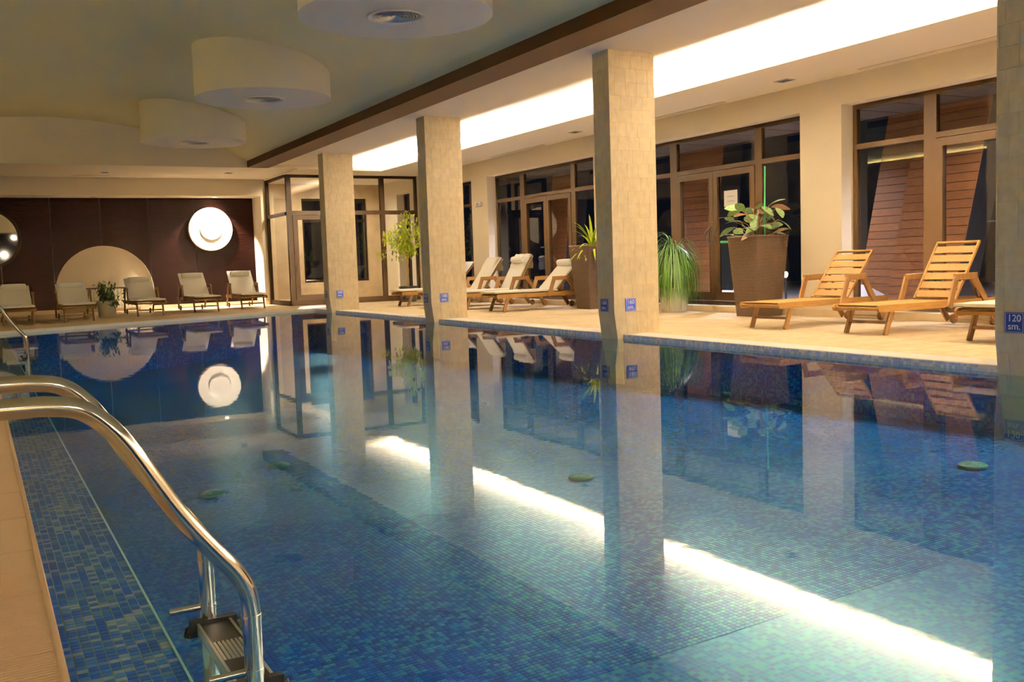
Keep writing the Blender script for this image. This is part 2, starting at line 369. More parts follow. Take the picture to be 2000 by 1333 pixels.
# ------------------------------------------------------------------ pillars with stone tiles and depth signs
COLX,COLW,COLD=6.594,.656,.335
def warp(x,z):
    if z<.27: 
        k=(.27-z)/.31*.04; return x+k*max(0,1-(x-COLX)/COLW)
    return x
def pillar(y0,label,txt,front,faraway=False):
    t=thing('pillar',label,'pillar',(COLX,y0,0),group='tiled pillars along the pool edge')
    X0,X1,Ya,Yb=COLX,COLX+COLW,y0,y0+COLD; e=.006
    core=MB(); zs_=[-1.3,ZW,.27,ZC]
    for z in zs_:
        for (x,y) in((X0+e,Ya+e),(X1-e,Ya+e),(X1-e,Yb-e),(X0+e,Yb-e)): core.v.append((warp(x,z)-COLX,y-y0,z))
    for i in range(3):
        for k in range(4): core.f.append((4*i+k,4*i+(k+1)%4,4*i+4+(k+1)%4,4*i+4+k))
    core.build('core',M_pgrout,t)
    rng=random.Random(int(y0*10))
    H=.158; nr=int((ZC+.2)/H)+1
    def tile(face,u0,u1,z0,z1):
        g_=.0009; u0+=g_;u1-=g_;z0+=g_;z1-=g_
        if z1>ZC: z1=ZC-.002
        if z0<-.2 or z1-z0<.02 or u1-u0<.012: return
        zl=[z0]+([.27] if z0<.27<z1 else [])+[z1]
        tb=MB(); th=e+rng.uniform(-.0002,.0002)
        for z in zl:
            for s_ in(0,th):
                for u in(u0,u1):
                    if face=='f': p=(warp(X0+u,z),Ya+e-s_)
                    elif face=='b': p=(warp(X0+u,z),Yb-e+s_)
                    elif face=='l': p=(warp(X0+e,z)-s_,Ya+u)
                    else: p=(X1-e+s_,Ya+u)
                    tb.v.append((p[0]-COLX,p[1]-y0,z))
        for i in range(len(zl)-1):
            a=4*i;b=4*i+4
            tb.f+=[(a+2,a+3,b+3,b+2),(a,a+2,b+2,b),(a+1,b+1,b+3,a+3),(a,b,b+1,a+1)]
        L=4*(len(zl)-1); tb.f+=[(0,1,3,2),(L,L+2,L+3,L+1)]
        link('tile',tb.mesh('tile',M_pillar),t)
    for i in range(nr):
        z0=-.2+i*H; z1=z0+H
        for face,W in(('f',COLW),('l',COLD),('r',COLD),('b',COLW)):
            off=rng.choice((0,.08,.05)) ; u=-off
            while u<W: tile(face,max(0,u),min(W,u+.158),z0,z1); u+=.158
    # blue depth signs
    if front: sign(txt,(COLX+.236,y0-.006,.352),0,'blue '+txt.replace(' ',' ')+' depth sign on the front face of the '+label_short(label))
    sign(txt,(COLX-.006,y0+(.20 if front else -.0),.352),-PI/2,'blue '+txt+' depth sign on the pool side of the '+label_short(label)) if front else sign(txt,(COLX-.006,y0+.175,.345),-PI/2,'large blue '+txt+' depth sign on the right-hand pillar')
def label_short(l): return l.split(',')[0]
def textmesh(txt,size,mat_,align='CENTER'):
    cu=bpy.data.curves.new('t','FONT'); cu.body=txt; cu.size=size; cu.align_x=align; cu.align_y='CENTER'; cu.extrude=.0006; cu.offset=.0006; cu.space_line=.82
    ob=bpy.data.objects.new('t',cu); C.objects.link(ob); bpy.context.view_layer.update()
    me=bpy.data.meshes.new_from_object(ob.evaluated_get(bpy.context.evaluated_depsgraph_get())); bpy.data.objects.remove(ob)
    me.materials.clear(); me.materials.append(mat_); return me
def sign(txt,loc,rz,label):
    t=thing('depth_sign',label,'depth sign',loc,rz,group='blue water-depth signs')
    S=.075
    MB().box(-S,S,-.003,.006,-S,S).build('plate',M_blue,t)
    b=MB(); i=S-.006; k=.0022
    b.box(-i,i,-.0045,-.003,i-k,i).box(-i,i,-.0045,-.003,-i,-i+k).box(-i,-i+k,-.0045,-.003,-i+k,i-k).box(i-k,i,-.0045,-.003,-i+k,i-k)
    b.build('border',M_white,t)
    o=link('lettering',textmesh(txt.replace(' ','\n'),.072,M_white),t,(0,-.004,.0)); o.rotation_euler=(PI/2,0,0)
pillar(4.237,'nearest pillar, cut by the right edge of the photo','120 sm.',False)
pillar(9.476,'second nearest pillar, the wide one right of centre','160 sm.',True)
pillar(14.742,'third pillar, beside the white loungers','180 sm.',True)
pillar(20.03,'farthest pillar, in front of the glass partition','200 sm.',True)
# ------------------------------------------------------------------ pool
pool=thing('swimming_pool','long indoor pool basin lined with blue mosaic','pool',(0,0,0))
PY0=-4.0
def zf(y,x=3.4): return -.74-.02*max(0,y-4)+.25*x/6.7    # floor as it appears through the water
base=MB()
ys=[PY0+i*(22.5-PY0)/24 for i in range(25)]
for y in ys:
    base.v+=[(XP0,y,zf(y,XP0)-.0015),(XP1+.05,y,zf(y,XP1+.05)-.0015)]
for i in range(24): base.f.append((2*i,2*i+1,2*i+3,2*i+2))
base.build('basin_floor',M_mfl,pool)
MB().box(XP1-.004,XP1+.012,PY0,far_y(XP1),-.075,-.002).build('rim_mosaic',M_mrim,pool)
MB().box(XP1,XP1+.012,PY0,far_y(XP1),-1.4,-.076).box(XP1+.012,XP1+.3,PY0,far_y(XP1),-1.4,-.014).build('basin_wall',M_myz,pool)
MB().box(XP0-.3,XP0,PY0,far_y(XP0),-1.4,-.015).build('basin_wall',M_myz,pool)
MB().box(XP0-.2,XP1+.3,PY0-.2,PY0,-1.4,-.012).build('basin_wall',M_mxz,pool)
prism(MB(),[(XP0-.26,far_y(XP0-.26)),(XP1+.3,far_y(XP1+.3)),(XP1+.3,far_y(XP1+.3)+.21),(XP0-.26,far_y(XP0-.26)+.21)],-1.4,-.012).build('basin_wall',M_mxz,pool)
prism(MB(),[(XP0,far_y(XP0)-.012),(XP1,far_y(XP1)-.012),(XP1,far_y(XP1)+.01),(XP0,far_y(XP0)+.01)],-.09,-.003).build('rim_mosaic',M_grate,pool)
# left overflow ledge
XLG=.382; ZL=-.062
MB().box(XP0,XLG,PY0,far_y(.25),-1.4,ZL-.002).build('ledge_core',M_lgr,pool)
MB().box(XLG,XLG+.006,PY0,far_y(XLG),-.2,ZL+.003).build('ledge_edge_strip',M_white,pool)
def quads_tile(mb,x0,x1,y0,y1,za,zb,h):
    n=len(mb.v)
    mb.v+=[(x0,y0,za-h),(x1,y0,za-h),(x1,y1,zb-h),(x0,y1,zb-h),(x0,y0,za),(x1,y0,za),(x1,y1,zb),(x0,y1,zb)]
    mb.f+=[(n+4,n+5,n+6,n+7),(n,n+1,n+5,n+4),(n+1,n+2,n+6,n+5),(n+2,n+3,n+7,n+6),(n+3,n,n+4,n+7)]
gp=TP*.05
tm=MB(); quads_tile(tm,gp-TP/2,TP/2-gp,gp-TP/2,TP/2-gp,0,0,.003); tme=tm.mesh('mosaic_tile',M_mled)
st=MB(); cnt=0
i0,i1=int(math.ceil(XP0/TP)),int(XLG/TP)
jj=int(2.12/TP)
for j in range(int(PY0/TP),int(18.7/TP)):
    for i in range(i0-1,i1+1):
        x0,x1=max(XP0,i*TP+gp),min(XLG,(i+1)*TP-gp)
        if x1-x0<.006: continue
        full=x0==i*TP+gp and x1==(i+1)*TP-gp
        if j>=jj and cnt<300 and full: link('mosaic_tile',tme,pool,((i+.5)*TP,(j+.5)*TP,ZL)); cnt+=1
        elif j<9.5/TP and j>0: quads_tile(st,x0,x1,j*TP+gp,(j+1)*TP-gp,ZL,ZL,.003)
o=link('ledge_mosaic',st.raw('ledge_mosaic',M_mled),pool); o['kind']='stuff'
MB().box(XP0,XLG,9.5,far_y(.25),ZL-.002,ZL).build('ledge_mosaic_far',M_mled,pool)
# floor mosaic as geometry where tiles read singly
cand=[]
for j in range(int(3.0/TP),int(6.4/TP)):
    for i in range(int(.45/TP),int(6.6/TP)):
        x=(i+.5)*TP;y=(j+.5)*TP
        v=Vector((x,y,zf(y,x)-.9)); z=v.dot(f)
        if z<1: continue
        u=1000+1898*v.dot(r)/z; vv=666+1898*v.dot(d)/z
        if -20<u<2020 and vv<1360 and z<6.2: cand.append((z,i,j))
cand.sort(); st=MB()
a=MB(); dz=.25/6.7*(TP/2-gp); q_=TP/2-gp
a.add([(-q_,-q_,-dz-.0015),(q_,-q_,dz-.0015),(q_,q_,dz-.0015),(-q_,q_,-dz-.0015),(-q_,-q_,-dz),(q_,-q_,dz),(q_,q_,dz),(-q_,q_,-dz)],[(4,5,6,7),(0,1,5,4),(1,2,6,5),(2,3,7,6),(3,0,4,7)])
tme_f=a.mesh('floor_mosaic_tile',M_mfl)
for q,(z,i,j) in enumerate(cand):
    c3=((i+.5)*TP,(j+.5)*TP,zf((j+.5)*TP,(i+.5)*TP)+.0005)
    if q<300: link('floor_mosaic_tile',tme_f,pool,c3)
    else: st.add([(c3[0]+v[0],c3[1]+v[1],c3[2]+v[2]) for v in a.v],a.f)
o=link('floor_mosaic',st.raw('floor_mosaic',M_mfl),pool); o['kind']='stuff'
# inlet covers on the floor
def inlet(px,py,zz,label):
    t=thing('inlet_cover',label,'drain cover',(px,py,zz),group='round inlet covers on the pool floor')
    MB().lathe([(.09,0),(.09,.012),(.075,.02),(.03,.024)],32).build('cover_disc',mat_inlet,t,True)
    for k in range(6):
        a=k*PI/3; MB().beam((.03*math.cos(a),.03*math.sin(a),.024),(.07*math.cos(a),.07*math.sin(a),.021),.012,.004).build('slot_rib',M_grey,t)
mat_inlet=mat('pale_green_plastic',(.10,.26,.24),.5)
def hit(px,py):
    dv=r*((px-1000)/1898.4)+d*((py-666.5)/1898.4)+f
    t_=1.6/-dv.z
    for _ in range(20): p=dv*t_; t_=(.9-zf(p.y,p.x))/-dv.z
    return dv*t_
for px,py,lb in((1900,913,'round inlet cover on the pool floor near the nearest pillar'),(545,912,'round inlet cover on the pool floor beyond the ladder'),(1135,935,'round inlet cover on the pool floor right of the middle of the pool'),(415,968,'round inlet cover on the pool floor left of the ladder bend')):
    p=hit(px,py); inlet(p.x,p.y,zf(p.y,p.x)+.004,lb)
# water
wt=MB()
poly=[(XP0+.001,PY0),(XP1-.001,PY0),(XP1-.001,far_y(XP1)-.002),(XP0+.001,far_y(XP0)-.002)]
wt.add([(x,y,ZW) for x,y in poly],[(0,1,2,3)])
tag(link('pool_water',wt.raw('pool_water',M_water)),'still blue pool water mirroring the lit room','water')
# gratings around the pool: panels of fine ribs
def grating(name,label,a,b,width,side,plen,trim=False,M_grate=M_grate):
    # a->b along the pool edge, ribs run across; side=+1 ribs lie to the left of direction
    a=Vector((*a,0)); b=Vector((*b,0)); L=(b-a).length; ang=math.atan2((b-a).y,(b-a).x)
    t=thing(name,label,'pool grating',(a.x,a.y,0),ang)
    n=int(L/plen); pl=L/n; pc=.0165
    m_=MB(); m_.box(.002,pl-.002,0 if side>0 else -width,width if side>0 else 0,-.012,-.007)
    k=0; x=.004
    while x+.009<pl-.002:
        m_.bev(x,x+.0088,*( (.012,width-.004) if side>0 else (-width+.004,-.012)),-.0115,.001,.002); x+=pc
    me=m_.mesh('grate_panel',M_grate)
    for i in range(n): link('grate_panel',me,t,(i*pl,0,0))
    if trim: MB().bev(0,L,*( (-.004,.014) if side>0 else (-.014,.004)),-.03,.004,.003).build('edge_trim',M_grate,t)
    return t
grating('pool_grating','cream ribbed overflow grating along the left pool edge',(XP0-.004,PY0),(XP0-.004,far_y(XP0)),.25,1,.5,True,M_gratedim)
for k,(ya,yb) in enumerate(((PY0,4.237),(4.575,9.476),(9.813,14.742),(15.08,20.03),(20.37,far_y(XP1)))):
    grating('pool_grating',('bright white ribbed grating nearest the right edge, before the nearest pillar','bright white ribbed grating between nearest and second pillar','bright white ribbed grating between second and third pillar','bright white ribbed grating between third and farthest pillar','short white grating behind the farthest pillar')[k],(XP1+.013,ya),(XP1+.013,yb),.347,-1,.5,True)
grating('pool_grating','pale ribbed grating along the far end of the pool',(XP0,far_y(XP0)),(XP1,far_y(XP1)),.2,1,.5,True)
# ------------------------------------------------------------------ window units on the right wall
XF=10.57
def bars(mb,y0,y1,z0,z1,x0=XF,x1=XF+.07): return mb.box(x0,x1,y0,y1,z0,z1)
def window(idx,ya,yb,doors=True):
    t=link('window_%d'%idx,None); t['kind']='structure'; t.location=(XF,yb,0)
    def P(name,mb_,mt,par=t): 
        mb_.v=[(v[0]-XF,v[1]-yb,v[2]) for v in mb_.v]; return mb_.build(name,mt,par)
    H=.065
    P('frame',bars(bars(bars(bars(MB(),ya,yb,HD-H,HD),ya,ya+H,.1,HD-H),yb-H,yb,.1,HD-H),ya+H,yb-H,.1,.1+H),M_frame)
    if doors:
        m1=(yb-1.31,yb-1.13); m2=(yb-3.35,yb-3.20); mid=yb-2.24
        P('mullion',bars(MB(),*m1,.1+H,HD-H),M_frame); P('mullion',bars(MB(),*m2,.1+H,HD-H),M_frame)
        segs=[(m1[1],yb-H,0),(m2[1],m1[0],1),(ya+H,m2[0],0)]
    else:
        n=2 if yb-ya>1.5 else 1; segs=[]; c=ya+H; wd=(yb-ya-2*H-(n-1)*.12)/n
        for k in range(n):
            segs.append((c,c+wd,0)); c+=wd
            if k<n-1: P('mullion',bars(MB(),c,c+.12,.1+H,HD-H),M_frame); c+=.12
    for a,b,isd in segs:
        P('transom',bars(MB(),a,b,2.27,2.34),M_frame)
        P('pane',MB().box(XF+.03,XF+.036,a,b,2.34,HD-H),M_glass)
        if not isd: P('pane',MB().box(XF+.03,XF+.036,a,b,.1+H,2.27),M_glass)
    if doors:
        a,b=m2[1],m1[0]
        for k,(p,q) in enumerate(((a+.005,mid-.004),(mid+.004,b-.005))):
            S=.10
            leaf=MB(); bars(leaf,p,q,2.27-S,2.262,XF-.015,XF+.055); bars(leaf,p,q,.172,.30,XF-.015,XF+.055); bars(leaf,p,p+S,.30,2.27-S,XF-.015,XF+.055); bars(leaf,q-S,q,.30,2.27-S,XF-.015,XF+.055)
            lf=P('door_leaf',leaf,M_frame)
            P('leaf_pane',MB().box(XF+.018,XF+.024,p+S,q-S,.30,2.27-S),M_glass,lf).location=(0,0,0)
            bead=MB(); e_=.012
            bars(bead,p+S-e_,q-S+e_,2.27-S-e_,2.27-S,XF-.021,XF-.015); bars(bead,p+S-e_,q-S+e_,.30,.30+e_,XF-.021,XF-.015); bars(bead,p+S-e_,p+S,.30+e_,2.27-S-e_,XF-.021,XF-.015); bars(bead,q-S,q-S+e_,.30+e_,2.27-S-e_,XF-.021,XF-.015)
            P('glazing_bead',bead,M_frame,lf)
            if idx==3:   # arched black pull handles
                yy=(q-.05) if k==0 else (p+.05)
                pts=[(XF-.015,yy,1.08)]+[(XF-.015-.09*math.sin(PI*s_/8),yy+(.05 if k else -.05)*math.sin(PI*s_/8),1.08+.30*s_/8) for s_ in range(1,8)]+[(XF-.015,yy,1.38)]
                P('handle',MB().tube(pts,.013,8),M_black,lf)
            elif k==1:
                yy=p+.05
                h_=MB().box(XF-.024,XF-.015,yy-.018,yy+.018,1.06,1.26).beam((XF-.06,yy,1.2),(XF-.06,yy+.13,1.2),.014,.02).beam((XF-.06,yy,1.2),(XF-.015,yy,1.2),.014,.014)
                P('handle',h_,M_black,lf)
    P('sill_plate',MB().box(XF-.09,XF,ya,yb,.1,.108),M_vent)
    return t
for k,(a,b) in enumerate(WIN): window(k+1 if k>0 else 9,a,b,k<4) if k!=2 else window(3,a,b,True)
# paper notice on the door
t=thing('paper_notice','white paper notice with two faint lines taped to the glass door','notice',(XF-.003,11.9,1.80))
MB().box(-.002,0,-.155,.155,-.125,.125).build('sheet',M_white,t)
for z in(.03,-.045): MB().box(-.0028,-.002,-.09,.09,z-.003,z+.003).build('printed_line',M_grey,t)
# small alarm sensor on the pier
t=thing('wall_sensor','small white alarm box on the pier left of the lounger windows','alarm sensor',(XW,20.2,2.27))
MB().bev(-.05,0,-.15,.15,-.05,.05,.008).build('housing',M_white,t)
for yy in(-.07,.03): MB().box(-.056,-.05,yy-.03,yy+.03,-.028,.028).build('lens',M_grey,t)
# ------------------------------------------------------------------ glass partition at the far right corner
GY,GX=23.79,6.86
t=link('window_8',None); t['kind']='structure'; t.location=(GX,GY,0)
def gp_(name,mb_,mt=M_frame,par=None):
    mb_.v=[(v[0]-GX,v[1]-GY,v[2]) for v in mb_.v]; return mb_.build(name,mt,par or t)
gp_('post',MB().box(6.86,6.98,GY,GY+.1,0,ZS)); gp_('post',MB().box(9.31,9.43,GY,GY+.08,0,ZS)); gp_('post',MB().box(8.02,8.10,GY,GY+.08,0,ZS))
gp_('post',MB().box(XW-.07,XW,GY,GY+.08,0,ZS)); gp_('post',MB().box(6.82,6.90,YB-.07,YB,0,ZS))
gp_('head',MB().box(6.98,XW-.07,GY+.005,GY+.075,ZS-.07,ZS)); gp_('head',MB().box(6.83,6.895,GY+.1,YB-.07,ZS-.07,ZS))
for a,b in((6.98,8.02),(8.10,9.31),(9.43,XW-.07)):
    gp_('transom',MB().box(a,b,GY+.005,GY+.075,2.25,2.35))
    gp_('bottom_rail',MB().box(a,b,GY+.005,GY+.075,0,.14))
    gp_('pane',MB().box(a,b,GY+.03,GY+.038,2.35,ZS-.07),M_glass)
    if a!=6.98: gp_('pane',MB().box(a,b,GY+.03,GY+.038,.14,2.25),M_glass)
lf=gp_('door_leaf',MB().box(6.99,7.11,GY-.01,GY+.06,.145,2.245).box(7.9,8.01,GY-.01,GY+.06,.145,2.245).box(7.11,7.9,GY-.01,GY+.06,2.13,2.245).box(7.11,7.9,GY-.01,GY+.06,.145,.26))
gp_('leaf_pane',MB().box(7.11,7.9,GY+.02,GY+.026,.26,2.13),M_glass,lf)
gp_('transom',MB().box(6.83,6.895,GY+.1,YB-.07,2.25,2.33)); gp_('bottom_rail',MB().box(6.83,6.895,GY+.1,YB-.07,0,.12))
gp_('pane',MB().box(6.86,6.867,GY+.1,YB-.07,.12,2.25),M_glass); gp_('pane',MB().box(6.86,6.867,GY+.1,YB-.07,2.33,ZS-.07),M_glass)
# marble lined lobby behind the glass
struct('wall_lobby',MB().box(6.81,8.05,YP,YP+.2,0,ZS).box(8.05,9.95,YP,YP+.2,0,.52).box(8.05,9.95,YP,YP+.2,2.85,ZS).box(9.95,XW,YP,YP+.2,0,ZS).box(6.80,6.83,YB+.01,YP,0,ZS),M_marb)
t=link('window_7',None); t['kind']='structure'; t.location=(8.05,YP+.1,0)
def g7(name,mb_,mt=M_frame): mb_.v=[(v[0]-8.05,v[1]-YP-.1,v[2]) for v in mb_.v]; return mb_.build(name,mt,t)
g7('frame',MB().box(8.05,8.11,YP+.08,YP+.14,.52,2.85).box(9.89,9.95,YP+.08,YP+.14,.52,2.85).box(8.11,9.89,YP+.08,YP+.14,.52,.58).box(8.11,9.89,YP+.08,YP+.14,2.79,2.85).box(8.11,9.89,YP+.08,YP+.14,2.2,2.27))
g7('pane',MB().box(8.11,9.89,YP+.1,YP+.106,.58,2.2),M_glass); g7('pane',MB().box(8.11,9.89,YP+.1,YP+.106,2.27,2.79),M_glass)
# ------------------------------------------------------------------ back wall: dark slatted panels with a round opening
seams=[XL,-1.69,-.55,.59,1.73,2.87,4.01,5.15,XO-.001]
ARX,ARZ,ARR=2.89,.50,1.15
def chord(z):   # half width of the opening at height z
    q=ARR*ARR-(z-ARZ)**2
    return math.sqrt(q) if q>0 else 0
for a,b in zip(seams,seams[1:]):
    t=thing('wall_panel','dark wenge slatted wall panel, '+('at the right end by the pink reveal' if b>6 else 'behind the round lit lamp disc' if b>5 else 'right of the pale arch' if b>3.9 and a>3.9 else 'over the right half of the pale arch' if a>2.8 else 'over the left half of the pale arch' if a>1.7 else 'left of the pale arch, right of the mirror' if a>.5 else 'behind the round mirror' if a>-.6 else 'out at the left end'),'wall panel',(a,YP-.03,0),group='dark slatted panels of the back wall')
    sl=MB(); bk=MB(); z=.0; PZ=.045
    def trap(mb_,x0a,x0b,x1a,x1b,y0_,y1_,za,zb):
        mb_.add([(x0a,y0_,za),(x1a,y0_,za),(x1a,y1_,za),(x0a,y1_,za),(x0b,y0_,zb),(x1b,y0_,zb),(x1b,y1_,zb),(x0b,y1_,zb)],[(0,3,2,1),(4,5,6,7),(0,1,5,4),(1,2,6,5),(2,3,7,6),(3,0,4,7)])
    while z<2.84:
        z1=min(z+PZ,2.85)
        for mb_,ya_,yb_,za,zb in((sl,-.02,-.001,z+.004,z1-.012),(bk,-.001,.012,z,z1)):
            nn=4 if abs(z-(ARZ+ARR))<.14 else 1
            for q in range(nn):
                z0_=za+(zb-za)*q/nn; z1_=za+(zb-za)*(q+1)/nn; ca_,cb_=chord(z0_),chord(z1_); x0,x1=a+.004,b-.004
                if ca_==0 and cb_==0: trap(mb_,x0-a,x0-a,x1-a,x1-a,ya_,yb_,z0_,z1_); continue
                lo=min(x1,ARX-ca_),min(x1,ARX-cb_)
                if x0<max(lo): trap(mb_,x0-a,x0-a,max(x0,lo[0])-a,max(x0,lo[1])-a,ya_,yb_,z0_,z1_)
                hi=max(x0,ARX+ca_),max(x0,ARX+cb_)
                if x1>min(hi): trap(mb_,min(x1,hi[0])-a,min(x1,hi[1])-a,x1-a,x1-a,ya_,yb_,z0_,z1_)
        z=z1
    sl.build('slats',M_panel,t); bk.build('backing',M_panel,t)
# rim of the round opening
rim=MB(); n=40; a0=math.asin(-ARZ/ARR)
for k in range(n+1):
    a=a0+(PI-2*a0)*k/n
    for R_ in(ARR-.004,ARR+.006):
        for y in(YP-.056,YP-.002): rim.v.append((ARX+R_*math.cos(a),y,max(0,ARZ+R_*math.sin(a))))
for k in range(n):
    s=4*k; q=s+4
    rim.f+=[(s,s+1,q+1,q),(s+2,q+2,q+3,s+3),(s,q,q+2,s+2),(s+1,s+3,q+3,q+1)]
rim.f+=[(0,2,3,1),(4*n,4*n+1,4*n+3,4*n+2)]
struct('trim_2',rim,M_wall)
# radiator in the opening
t=thing('radiator','pale ribbed radiator in the arch behind the potted bush','radiator',(1.95,YP-.10,.08))
MB().box(0,1.84,0,.02,0,.5).build('back_plate',M_rad,t)
for k in range(23): MB().bev(k*.08+.006,k*.08+.070,-.035,0,.01,.49,.004).build('rib',M_rad,t)
MB().box(-.01,1.85,-.045,.03,.5,.525).build('top_grille',mat('dark_bronze',(.1,.06,.03),.5),t)
for x in(.1,1.74): MB().box(x-.02,x+.02,-.02,.02,-.08,0).build('foot',M_rad,t)
# disc lamp
t=thing('wall_disc','round white disc lit from above on the dark slatted wall','wall disc',(5.53,YP-.052,2.03))
def ylathe(prof,n=64,cap=True):
    m_=MB(); m_.lathe(prof,n,(0,0,0),cap); m_.xf(Matrix.Rotation(PI/2,4,'X')); return m_
ylathe([(.52,0),(.565,.02),(.565,.12),(.555,.135),(.29,.16),(.285,.16)]).build('disc',M_drum,t,True)
ylathe([(.28,.155),(.28,.176),(.268,.18),(.02,.158)]).build('dish',M_drum,t,True)
# mirror
t=thing('round_mirror','large round mirror in a brown ring frame, cut by the left edge','mirror',(.33,YP-.052,1.87))
ylathe([(.66,0),(.73,0),(.73,.05),(.715,.07),(.675,.07),(.66,.05),(.66,0)],64,False).build('frame',M_frame,t,True)
ylathe([(.665,.0),(.665,.02)]).build('mirror_glass',mat('silvered_glass',(.85,.83,.78),.02,1),t)
# ------------------------------------------------------------------ recessed ceiling fittings
def downlight(x,y,z,label,lit=False,sq=True):
    t=thing('downlight',label,'downlight',(x,y,z),group='recessed ceiling downlights')
    s=.085
    if sq: MB().box(-s,s,-s*1.4,-s*1.4+.015,-.008,0).box(-s,s,s*1.4-.015,s*1.4,-.008,0).box(-s,-s+.015,-s*1.4+.015,s*1.4-.015,-.008,0).box(s-.015,s,-s*1.4+.015,s*1.4-.015,-.008,0).build('frame',M_vent,t); MB().box(-s+.015,s-.015,-s*1.4+.015,s*1.4-.015,-.003,0).build('lens',M_hole,t)
    else:
        MB().lathe([(.06,0),(.075,0),(.075,-.008),(.06,-.010),(.06,0)],24,(0,0,0),False).build('frame',M_vent,t,True); MB().lathe([(.058,-.004),(.058,-.002)],24).build('lens',M_lamp if lit else M_hole,t)
for y,lb in((9.93,'dark recessed ceiling light above the pier beside the wicker planter'),(15.19,'dark recessed ceiling light right of the third pillar'),(20.45,'dark recessed ceiling light above the alarm box')): downlight(9.8,y,ZS,lb)
downlight(2.8,24.35,ZB,'dark oval ceiling light above the potted bush'); downlight(5.55,24.05,ZB,'dark oval ceiling light above the lit wall disc')
downlight(.2,24.6,ZB,'dark oval ceiling light above the round mirror')
downlight(2.7,26.05,2.85,'unlit spotlight under the lintel over the pale arch',sq=False); downlight(5.6,25.98,2.85,'lit spotlight under the lintel over the white wall disc',True,False)
def slot(x0,y0,x1,y1,z,label):
    t=thing('slot_vent',label,'air vent',(x0,y0,z),math.atan2(y1-y0,x1-x0),group='slot vents in the soffit')
    L=math.hypot(x1-x0,y1-y0)
    MB().box(0,L,-.04,.04,-.003,0).build('recess',M_hole,t)
    for yy in(-.036,-.012,.012,.036): MB().box(0,L,yy-.006,yy+.006,-.010,-.003).build('blade',M_ceil,t)
slot(10.2,6.4,10.2,9.0,ZS,'slot vent in the soffit by the nearest window head'); slot(10.2,11.6,10.2,14.2,ZS,'slot vent in the soffit over the door with the paper notice'); slot(10.2,17.0,10.2,19.2,ZS,'slot vent in the soffit over the white loungers')
slot(2.15,25.1,3.0,25.1,ZB,'slot vent in the back ceiling near the arch')
# ------------------------------------------------------------------ loungers
mcache={}
def cm(key,fn,mt,smooth=False):
    if key not in mcache: mcache[key]=fn().mesh(key[0],mt,smooth)
    return mcache[key]
def pad(x0,x1,y0,y1,z0,z1,nx=10,ny=6,seed=1,soft=.02):
    rg=random.Random(seed); m_=MB()
    for s_ in(0,1):
        for i in range(nx+1):
            for j in range(ny+1):
                u=i/nx;v=j/ny; e=min(1,min(u,1-u)*nx*.9)*min(1,min(v,1-v)*ny*.9); e=e**.4 if e>0 else 0
                zc_=(z0+z1)/2; h=(z1-z0)/2*(.45+.55*e)
                sx=soft*.4*(1-e) ; x=x0+(x1-x0)*u; y=y0+(y1-y0)*v
                x+= sx*(1 if u<.5 else -1)*(1 if e<1 else 0)*0; 
                m_.v.append((x,y,zc_+(h if s_ else -h)+ (rg.uniform(-.004,.004) if s_ and e>.5 else 0)))
    N=(nx+1)*(ny+1); ix=lambda s_,i,j:s_*N+i*(ny+1)+j
    for i in range(nx):
        for j in range(ny):
            m_.f+=[(ix(1,i,j),ix(1,i+1,j),ix(1,i+1,j+1),ix(1,i,j+1)),(ix(0,i,j),ix(0,i,j+1),ix(0,i+1,j+1),ix(0,i+1,j))]
    for i in range(nx): m_.f+=[(ix(0,i,0),ix(0,i+1,0),ix(1,i+1,0),ix(1,i,0)),(ix(0,i,ny),ix(1,i,ny),ix(1,i+1,ny),ix(0,i+1,ny))]
    for j in range(ny): m_.f+=[(ix(0,0,j),ix(1,0,j),ix(1,0,j+1),ix(0,0,j+1)),(ix(0,nx,j),ix(0,nx,j+1),ix(1,nx,j+1),ix(1,nx,j))]
    return m_
HW=.30; HX=1.28; ZR=.325; BL=.76; LL=2.02
